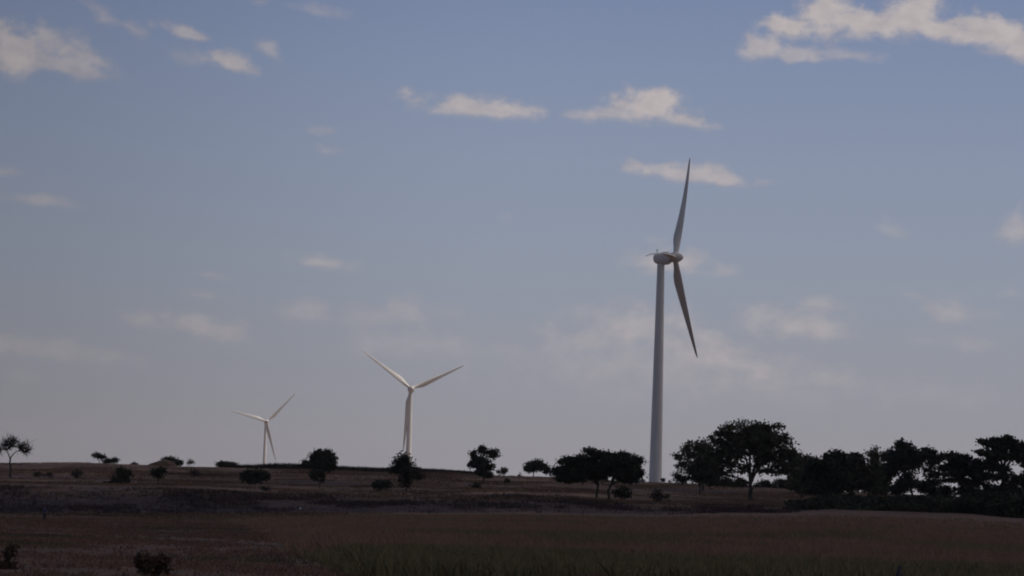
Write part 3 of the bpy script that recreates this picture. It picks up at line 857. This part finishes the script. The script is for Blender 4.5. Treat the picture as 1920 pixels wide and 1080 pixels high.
BT = [(1400, 806, 52, 24, .85), (1440, 816, 42, 26, .9), (1368, 818, 38, 26, .7), (1468, 840, 28, 30, 1.0), (1346, 834, 22, 28, .7), (1410, 832, 54, 28, 1.1), (1372, 850, 40, 24, .95),
      (1440, 856, 46, 26, 1.1), (1350, 864, 28, 22, 1.0), (1385, 876, 30, 14, .8), (1480, 862, 20, 24, 1.0), (1455, 882, 32, 13, .85), (1362, 888, 22, 11, .7), (1484, 884, 16, 12, .7), (1425, 880, 24, 10, .5)]
plant('big_round_tree', 'tallest broad round-crowned tree with a forked trunk, right of the nearest turbine', 'tree', (1408, 940), BT, [(1408, 940), (1408, 922), (1407, 908)],
      leaf='leaf', group=GT, size=.3, clump=8, rad=.42, depth=.75, twigs=1)
for (x, y, rx, ry, lb) in ((1362, 906, 17, 9, 'dark bush seen under the left side of the big round tree'), (1388, 906, 11, 10, 'small dark bush just left of the big round tree trunk'),
                           (1430, 908, 15, 8, 'small dark bush just right of the big round tree trunk'), (1462, 906, 24, 10, 'dark bush seen under the right side of the big round tree')):
    plant('bush', lb, 'bush', (x, y + ry), [(x, y, rx, ry, 1.8), (x + rx * .5, y + 3, rx * .7, ry * .7, 1.6), (x - rx * .7, y + 4, rx * .5, ry * .6, 1.2)], d=620, leaf='leaf_dark', group=GB, size=.26, clump=6)
# --- right hand row
plant('leafy_tree', 'pale loose tree squeezed between the big round tree and the dense row', 'tree', (1503, 935),
      [(1500, 866, 18, 18, 1.4), (1512, 880, 22, 24, 1.8), (1500, 898, 24, 22, 2.4), (1520, 862, 12, 10, .9), (1512, 914, 28, 10, 2.4), (1490, 912, 14, 12, 1.4)], leaf='leaf_olive', group=GT, size=.3, clump=8, rad=.2)
plant('dark_tree', 'dense dark tree with a level top, first of the crowded row', 'tree', (1558, 948),
      [(1560, 858, 24, 14, 3.6), (1548, 878, 34, 26, 4.2), (1575, 876, 26, 26, 4), (1560, 900, 46, 22, 4.2), (1530, 905, 22, 18, 3.4), (1545, 917, 34, 12, 3)], leaf='leaf_dark', group=GT, size=.32, clump=10, rad=.25)
plant('dark_tree', 'dense dark tree with a straight bare trunk below its crown, second of the crowded row', 'tree', (1600, 945),
      [(1600, 862, 20, 16, 3), (1604, 882, 24, 24, 4), (1596, 902, 26, 18, 3.4), (1618, 890, 18, 22, 3.2), (1612, 912, 24, 12, 2.8)], leaf='leaf_dark', group=GT, size=.32, clump=10, rad=.22)
plant('leafy_tree', 'thin feathery tree with a ragged top, third of the crowded row', 'tree', (1645, 942),
      [(1640, 852, 16, 16, .8), (1648, 870, 20, 22, 1.2), (1638, 892, 22, 20, 2.6), (1655, 902, 22, 18, 2.4), (1645, 918, 20, 10, 2), (1660, 855, 9, 14, .7)], leaf='leaf', group=GT, size=.26, clump=7, rad=.15, twigs=2)
plant('round_tree', 'taller tree with a bumpy round crown and sky gaps below, fourth of the crowded row', 'tree', (1712, 950),
      [(1692, 840, 18, 14, 2.6), (1708, 850, 26, 16, 3), (1680, 860, 20, 20, 2.6), (1722, 862, 14, 16, 2.4), (1700, 872, 24, 12, 1.6), (1672, 880, 14, 18, 2.0), (1705, 888, 22, 9, .8), (1698, 905, 26, 10, 2.0), (1725, 910, 18, 10, 2.0), (1680, 918, 14, 10, 1.6)], [(1712, 950), (1711, 925), (1705, 905)], leaf='leaf_dark', group=GT, size=.28, clump=8, rad=.22, twigs=1)
plant('leafy_tree', 'narrow upright tree with a split trunk and airy crown, fifth of the crowded row', 'tree', (1744, 955),
      [(1741, 848, 11, 12, 2.0), (1748, 862, 13, 16, 1.3), (1745, 882, 16, 16, .8), (1755, 898, 12, 14, 1.1), (1738, 915, 16, 16, 2.0), (1760, 862, 9, 14, 1.0), (1756, 925, 12, 12, 1.8)], [(1744, 955), (1745, 925), (1743, 905)], leaf='leaf_dark', group=GT, size=.26, clump=7, rad=.2, twigs=2)
plant('dark_tree', 'spreading tree with layered boughs reaching low, sixth of the crowded row', 'tree', (1808, 955),
      [(1778, 855, 16, 10, 2.0), (1800, 862, 24, 14, 3.2), (1785, 874, 26, 12, 3), (1812, 880, 24, 12, 3), (1790, 898, 26, 7, 1.8), (1818, 905, 22, 12, 2.4), (1800, 920, 32, 10, 1.8), (1770, 916, 14, 10, 1.4), (1785, 888, 30, 8, 1.2), (1830, 886, 14, 14, 2.2)], [(1808, 955), (1810, 930), (1805, 915)], leaf='leaf_dark', group=GT, size=.3, clump=8, flat=.6, rad=.26, twigs=1)
plant('dark_tree', 'tall wide tree at the right edge with a jutting upper left bough', 'tree', (1888, 962),
      [(1843, 828, 10, 8, 2.2), (1868, 832, 18, 12, 2.8), (1888, 828, 20, 12, 3), (1908, 836, 20, 14, 3), (1835, 845, 13, 6, 1.6), (1862, 852, 24, 12, 2.8), (1895, 856, 24, 14, 1.6), (1925, 860, 22, 24, 2.4),
       (1850, 872, 24, 12, 2.8), (1880, 880, 20, 10, 1.5), (1860, 893, 28, 10, 2.6), (1910, 900, 24, 14, 1.8), (1868, 915, 26, 10, 2.2), (1905, 925, 30, 18, 3), (1940, 900, 24, 30, 2.6), (1885, 935, 34, 16, 3), (1858, 932, 16, 10, 1.6), (1832, 868, 12, 10, 1.6)],
      [(1888, 962), (1884, 930), (1882, 900)], leaf='leaf_dark', group=GT, size=.3, clump=8, flat=.65, rad=.45, twigs=1)


for (x, y, rx, ry, lb) in ((1688, 917, 22, 10, 'low dark bush behind the left side of the bumpy round crowned tree'), (1768, 926, 22, 11, 'low dark bush behind the airy split-trunk tree'),
                           (1842, 928, 22, 14, 'dark bush filling the gap between the last two trees of the row')):
    plant('bush', lb, 'bush', (x, y + ry), [(x, y, rx, ry, 2.6)], d=560, leaf='leaf_dark', group=GB, size=.28, clump=7)


# brown mound on the left skyline
def mound():
    p = at(303, 872, 636); gz = float(ground_z(p[0], p[1]))
    V, F = [], []
    nu, nv = 28, 7
    for j in range(nv):
        f = j / (nv - 1)
        for i in range(nu):
            a = 2 * math.pi * i / nu
            w_ = math.cos(f * math.pi / 2)
            V.append((3.3 * w_ * math.cos(a) * (1 + .1 * math.sin(3 * a)), 2.2 * w_ * math.sin(a), -.4 + 1.55 * math.sin(f * math.pi / 2) * (1 + .22 * math.cos(a + .4) + .05 * math.sin(5 * a))))
    for j in range(nv - 1):
        for i in range(nu):
            F.append((j * nu + i, j * nu + (i + 1) % nu, (j + 1) * nu + (i + 1) % nu, (j + 1) * nu + i))
    o = pyobj('earth_mound', V, F, noisy('mound_earth', (.07, .042, .032), (.12, .08, .055), 1.3), None)
    o.location = (p[0], p[1], gz)
    tag(o, 'low rounded brown earth mound on the left skyline in front of a dark bush', 'mound')


mound()

# foreground dry shrubs
GS = 'dry shrubs in the foreground'
plant('dry_shrub', 'dark reddish dry shrub cut by the bottom edge, left of centre', 'shrub', (288, 1090), [(286, 1062, 34, 24, 2.6), (268, 1052, 16, 14, 2.0), (302, 1050, 16, 12, 2.0)], d=104, leaf='dry_shrub', group=GS, size=.09, clump=12, rad=.03, twigs=2)
plant('dry_shrub', 'dark reddish dry shrub in the bottom left corner', 'shrub', (8, 1084), [(18, 1046, 11, 26, 1.4), (4, 1066, 30, 22, 1.6), (26, 1026, 7, 9, .8)], d=108, leaf='dry_shrub', group=GS, size=.09, clump=12, rad=.03, twigs=2)


# ------------------------------------------------------------------ grass, stubble, crop, undergrowth
def blades(P, h, w, lean, r, per=5, spread=.12, splay=.35):
    """P (n,3) tuft bases; h (n,) heights. Returns triangles"""
    n = len(P)
    P = np.repeat(P, per, 0); h = np.repeat(h, per) * r.uniform(.55, 1.15, n * per)
    P = P + np.concatenate([r.normal(size=(n * per, 2)) * spread, np.zeros((n * per, 1))], 1)
    a = r.uniform(0, 2 * np.pi, n * per)
    s = np.stack([np.cos(a), np.sin(a), np.zeros_like(a)], 1) * (w * .5)
    l = r.normal(size=(n * per, 2)) * splay * h[:, None] + np.array(lean) * h[:, None]
    tip = P + np.concatenate([l, h[:, None]], 1)
    mid = P * .5 + tip * .5 + np.array([0, 0, 1.0]) * (h * .1)[:, None]
    V = np.stack([P - s, P + s, mid + s * .8, tip, mid - s * .8], 1).reshape(-1, 3)
    b = np.arange(n * per)[:, None] * 5
    F = b + np.array([[0, 1, 2, 3, 4]])
    return V, F


def scatter(n, r0, r1, x0, x1, r):
    """random points, even over the ground, between two distances and two pixel columns"""
    a0, a1 = az_of(x0, 930), az_of(x1, 930)
    R = np.sqrt(r.uniform(r0 * r0, r1 * r1, n)); A = r.uniform(a0, a1, n)
    X, Y = R * np.sin(A), R * np.cos(A)
    return X, Y, R, np.interp(A, AZK, COLX)


def stuff(name, V, F, mat, label=None):
    o = mesh_np(name, V, [F], mat)
    tag(o, label, None, None, 'stuff')
    return o


def crop_side(px, R):
    """positive inside the crop field at the right"""
    # boundary from (420, r355) to (640, r115)
    xb = np.interp(R, [100, 115, 160, 230, 300, 355], [680, 650, 560, 520, 470, 400])
    return px - xb


r = np.random.default_rng(21)
# slope grass
X, Y, R, px = scatter(66000, 392, 655, -60, 1980, r)
dn = fbm(X / 14, Y / 20, 3) * 2
k = r.random(len(X)) < np.clip(.55 + dn * 1.3, .08, 1)
X, Y, R, px, dn = X[k], Y[k], R[k], px[k], dn[k]
P = np.stack([X, Y, ground_z(X, Y) - .03], 1)
V, F = blades(P, np.clip(.28 + dn * .3, .12, .7), .07, (.12, 0), r, 5, .25)
stuff('dry_grass', V, F, M['straw'], 'dry brown grass covering the slope up to the ridge')
# soil bank: clods and sparse dark weeds
X, Y, R, px = scatter(16000, 362, 408, -60, 1500, r)
k = r.random(len(X)) < np.clip(.5 + fbm(X / 10, Y / 16, 3) * 4, .05, 1)
X, Y = X[k], Y[k]
P = np.stack([X, Y, ground_z(X, Y) - .03], 1)
V, F = blades(P, r.uniform(.08, .5, len(P)) * (1 + 1.5 * fbm(X / 5, Y / 5, 2)), .08, (0, 0), r, 5, .3, .6)
stuff('weeds', V, F, M['bank_weed'], 'dark low weeds over the black soil bank')
# straw edge at the foot of the bank
X, Y, R, px = scatter(6000, 352, 364, -60, 1950, r)
k = r.random(len(X)) < np.interp(px, [0, 300, 380, 640, 760, 1920], [.2, .9, 1, .7, .0, .0])
X, Y = X[k], Y[k]
P = np.stack([X, Y, ground_z(X, Y) - .03], 1)
V, F = blades(P, r.uniform(.2, .5, len(P)), .06, (.1, 0), r, 5, .2)
stuff('grass_verge', V, F, M['straw'], 'pale dry grass strip along the foot of the bank')
# left stubble field
X, Y, R, px = scatter(60000, 92, 352, -60, 1100, r)
k = (crop_side(px, R) < 20) & (r.random(len(X)) < np.clip(.6 + fbm(X / 7, Y / 12, 3) * 2.4, .06, 1))
X, Y, R = X[k], Y[k], R[k]
P = np.stack([X, Y, ground_z(X, Y) - .02], 1)
V, F = blades(P, r.uniform(.08, .26, len(P)), .03 + .00012 * 200, (0, 0), r, 5, .16, .5)
stuff('stubble', V, F, M['stubble'], 'short brown stubble and weeds over the left field')
# crop field: brown dry canopy, green nearer rows
X, Y, R, px = scatter(85000, 108, 352, 380, 2000, r)
k = ((px < 1150) | (R < 270) | (r.random(len(X)) < .45)) & (crop_side(px, R) > r.normal(size=len(X)) * 12) & (r.random(len(X)) < np.clip(.75 + fbm(X / 9, Y / 9, 3) * 1.6, .25, 1))
X, Y, R, px = X[k], Y[k], R[k], px[k]
hh = np.interp(R, [108, 150, 250, 330, 352], [1.0, .95, .75, .5, .3]) * np.interp(crop_side(px, R), [0, 60], [.45, 1]) * (1 + fbm(X / 12, Y / 12, 3) * .5)
P = np.stack([X, Y, ground_z(X, Y) - .02], 1)
grn = r.random(len(X)) < np.interp(R, [108, 140, 165, 300, 352], [.95, .85, .12, .12, .3]) + .5 * (fbm(X / 25 + 40, Y / 25, 3) > .17)
V, F = blades(P[grn], hh[grn], .055, (.05, 0), r, 7, .13, .33)
stuff('green_crop', V, F, M['crop_green'], 'tall green crop leaves along the near edge of the field')
V, F = blades(P[~grn], hh[~grn], .05, (.05, 0), r, 6, .15, .33)
stuff('dry_crop', V, F, M['crop_brown'], 'brown drying crop filling the right-hand field')
# dark crop line on the ridge between the two far turbines
X, Y, R, px = scatter(5200, 648, 672, 440, 905, r)
P = np.stack([X, Y, ground_z(X, Y) - .02], 1)
V, F = blades(P, 1.6 * r.uniform(.5, 1.05, len(P)) * np.interp(px, [440, 520, 700, 905], [.7, 1.1, .75, .6]), .12, (0, 0), r, 7, .2, .3)
stuff('ridge_crop', V, F, M['crop_dark'], 'dark line of crop along the skyline')
# undergrowth at the foot of the right-hand trees
X, Y, R, px = scatter(1900, 376, 408, 1480, 2010, r)
keep = r.random(len(X)) < np.interp(px, [1480, 1560, 1920], [.1, .75, 1]) * np.clip(1.0 + fbm(X / 6, Y / 5, 3) * 2.6 - np.maximum(0, 384 - R) * .07, 0, 1)
X, Y, R, px = X[keep], Y[keep], R[keep], px[keep]
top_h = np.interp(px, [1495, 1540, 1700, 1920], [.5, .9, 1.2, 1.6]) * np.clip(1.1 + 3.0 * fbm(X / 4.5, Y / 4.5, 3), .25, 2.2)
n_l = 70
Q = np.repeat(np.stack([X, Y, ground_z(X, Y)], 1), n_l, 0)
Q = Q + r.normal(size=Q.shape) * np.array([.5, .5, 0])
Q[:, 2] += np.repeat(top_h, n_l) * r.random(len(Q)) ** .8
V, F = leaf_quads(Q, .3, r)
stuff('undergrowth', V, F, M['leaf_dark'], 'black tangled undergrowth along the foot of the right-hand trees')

# pale dry grass clumps standing before the crop
GC = 'pale dry grass clumps at the bottom edge'
for (x, y0, w_px, d, lb) in ((1105, 1064, 34, 103, 'pale dry grass clump at the bottom edge near the centre'), (1288, 1074, 26, 103, 'small pale dry grass clump at the bottom edge, right of the other clump'),
                             (655, 1072, 26, 103, 'brown dry grass clump at the bottom edge left of the green crop')):
    p = at(x, 1090, d); gz = float(ground_z(p[0], p[1]))
    topz = at(x, y0, d)[2] - gz
    nb = 260
    rr_ = r.normal(size=(nb, 2)) * np.array([w_px / (FPX / d) * .55, .35])
    hh_ = topz * np.exp(-(rr_[:, 0] / (w_px / (FPX / d))) ** 2) * r.uniform(.75, 1.0, nb)
    V, F = blades(np.concatenate([rr_, np.zeros((nb, 1))], 1), hh_, .02, (.1, 0), r, 6, .05, .3)
    o = mesh_np('grass_clump', V, [F], M['straw']); o.location = (p[0], p[1], gz)
    tag(o, lb, 'grass clump', GC)


# ------------------------------------------------------------------ small things
def post():
    p = at(1686, 1078, 104); gz = float(ground_z(p[0], p[1]))
    T = Tubes(8)
    hgt = at(1686, 1059, 104)[2] - gz
    T.add([(-.1, 0, -.2), (-.07, 0, hgt * .35), (-.02, .01, hgt * .75), (.04, 0, hgt * .97), (.045, 0, hgt)], [.13, .12, .10, .055, .01])
    T.add([(-.04, 0, hgt * .6), (.10, 0, hgt * .72), (.16, 0, hgt * .7)], [.05, .035, .01])
    o = T.build('wooden_stump', noisy('old_wood', (.035, .03, .035), (.06, .05, .05), 8))
    o.location = (p[0], p[1], gz)
    tag(o, 'dark broken wooden stump poking up in front of the green crop', 'stump')


post()


def stone():
    g = ground_at(563, 957)
    bm = bmesh.new(); res = bmesh.ops.create_icosphere(bm, subdivisions=2, radius=1)
    for v in bm.verts:
        c = v.co; c *= 1 + .18 * math.sin(4 * c.x + 1) * math.cos(5 * c.y) + .1 * math.sin(7 * c.z)
        v.co = Vector((c.x * .17, c.y * .14, c.z * .13 + .22))
    me = bpy.data.meshes.new('white_stone'); bm.to_mesh(me); bm.free()
    me.materials.append(noisy('pale_stone', (.6, .58, .56), (.75, .73, .7), 12))
    o = bpy.data.objects.new('white_stone', me); link(o); o.location = g
    tag(o, 'small whitish stone lying on the dark soil bank', 'stone')


stone()


def skin_obj(name, joints, edges, radii, mat, parent, root_i=0, sub=1):
    me = bpy.data.meshes.new(name); me.from_pydata(joints, edges, []); me.update(); me.materials.append(mat)
    o = bpy.data.objects.new(name, me); link(o, parent)
    md = o.modifiers.new('skin', 'SKIN'); md.use_smooth_shade = True
    for i, sv in enumerate(me.skin_vertices[0].data):
        rr = radii[i]; sv.radius = rr if isinstance(rr, tuple) else (rr, rr); sv.use_root = (i == root_i)
    s_ = o.modifiers.new('sub', 'SUBSURF'); s_.levels = sub; s_.render_levels = sub
    return o


def person():
    g = ground_at(83, 977)
    root = empty('person', g, math.radians(160))
    tag(root, 'person in a dark blue shirt standing in the left field before the black bank', 'person')
    skin = pmat('skin', (.12, .07, .05), .6); shirt = noisy('shirt_cloth', (.03, .04, .11), (.045, .06, .15), 6)
    trou = noisy('trouser_cloth', (.025, .018, .024), (.04, .03, .036), 6); hair = pmat('hair', (.012, .01, .01), .6)
    J, E, Rr = [], [], []

    def add(p, rr, prev=None):
        J.append(p); Rr.append(rr)
        if prev is not None: E.append((prev, len(J) - 1))
        return len(J) - 1
    pel = add((0, 0, .92), (.14, .10))
    ch = add((0, 0, 1.12), (.125, .09), pel); ch2 = add((0, .01, 1.33), (.15, .10), ch); nk = add((0, 0, 1.45), (.055, .055), ch2)
    hd0 = add((0, -.01, 1.52), (.07, .08), nk); hd = add((0, -.015, 1.60), (.078, .095), hd0); add((0, -.005, 1.67), (.055, .07), hd)
    add((0, -.112, 1.575), .013, hd)
    for s in (-1, 1):
        add((s * .085, 0, 1.585), .014, hd)
        sh = add((s * .18, 0, 1.36), .055, ch2)
        el_ = add((s * .235, .03, 1.09), .042, sh)
        wr = add((s * .235, -.07, .86), .026, el_)
        pa = add((s * .235, -.09, .80), (.038, .018), wr)
        for q in range(4):
            k1 = add((s * .235, -.115 + q * .018, .75), .0095, pa)
            add((s * .228, -.12 + q * .018, .715 - (.008 if q in (1, 2) else 0)), .008, k1)
        t1 = add((s * .225, -.135, .80), .011, pa); add((s * .222, -.145, .765), .009, t1)
        hp = add((s * .09, 0, .86), .085, pel)
        kn = add((s * .10 + .0, -.02 * s, .48), .056, hp)
        an = add((s * .11, .04 * s, .09), .036, kn)
        add((s * .12, .04 * s - .14, .035), .036, an)
    skin_obj('body', J, E, Rr, skin, root, pel, 1)
    skin_obj('shirt', [(0, 0, .88), (0, 0, 1.12), (0, .01, 1.33), (0, 0, 1.43), (-.18, 0, 1.37), (-.225, .02, 1.17), (.18, 0, 1.37), (.225, .02, 1.17)],
             [(0, 1), (1, 2), (2, 3), (2, 4), (4, 5), (2, 6), (6, 7)], [(.165, .125), (.15, .115), (.17, .122), (.075, .07), .072, .062, .072, .062], shirt, root, 1)
    skin_obj('trousers', [(0, 0, .93), (-.09, 0, .84), (-.10, .02, .48), (-.11, -.04, .13), (.09, 0, .84), (.10, -.02, .48), (.11, .04, .13)],
             [(0, 1), (1, 2), (2, 3), (0, 4), (4, 5), (5, 6)], [(.155, .115), .1, .075, .062, .1, .075, .062], trou, root, 0)
    bm = bmesh.new(); bmesh.ops.create_uvsphere(bm, u_segments=14, v_segments=8, radius=1)
    for v in list(bm.verts):
        if v.co.z < -.15 or (v.co.y < -.55 and v.co.z < .35): bm.verts.remove(v)
    for v in bm.verts: v.co = Vector((v.co.x * .092, v.co.y * .11 - .002, v.co.z * .105 + 1.625))
    me = bpy.data.meshes.new('hair'); bm.to_mesh(me); bm.free(); me.materials.append(hair)
    link(bpy.data.objects.new('hair', me), root)


person()


# ------------------------------------------------------------------ haze
def haze():
    bm = bmesh.new(); bmesh.ops.create_cube(bm, size=1.0)
    for v in bm.verts: v.co = Vector((v.co.x * 12800, v.co.y * 12800, -45 + (v.co.z + .5) * 205))
    me = bpy.data.meshes.new('haze'); bm.to_mesh(me); bm.free()
    m = bpy.data.materials.new('haze_air'); m.use_nodes = True
    t = m.node_tree
    for n in list(t.nodes): t.nodes.remove(n)
    o_ = t.nodes.new('ShaderNodeOutputMaterial'); pv = t.nodes.new('ShaderNodeVolumePrincipled')
    pv.inputs['Color'].default_value = (.88, .80, .80, 1); pv.inputs['Density'].default_value = HAZE
    pv.inputs['Anisotropy'].default_value = 0.2
    t.links.new(pv.outputs[0], o_.inputs['Volume'])
    me.materials.append(m)
    o = bpy.data.objects.new('haze', me); link(o); tag(o, kind='stuff')


HAZE = 4e-5
haze()
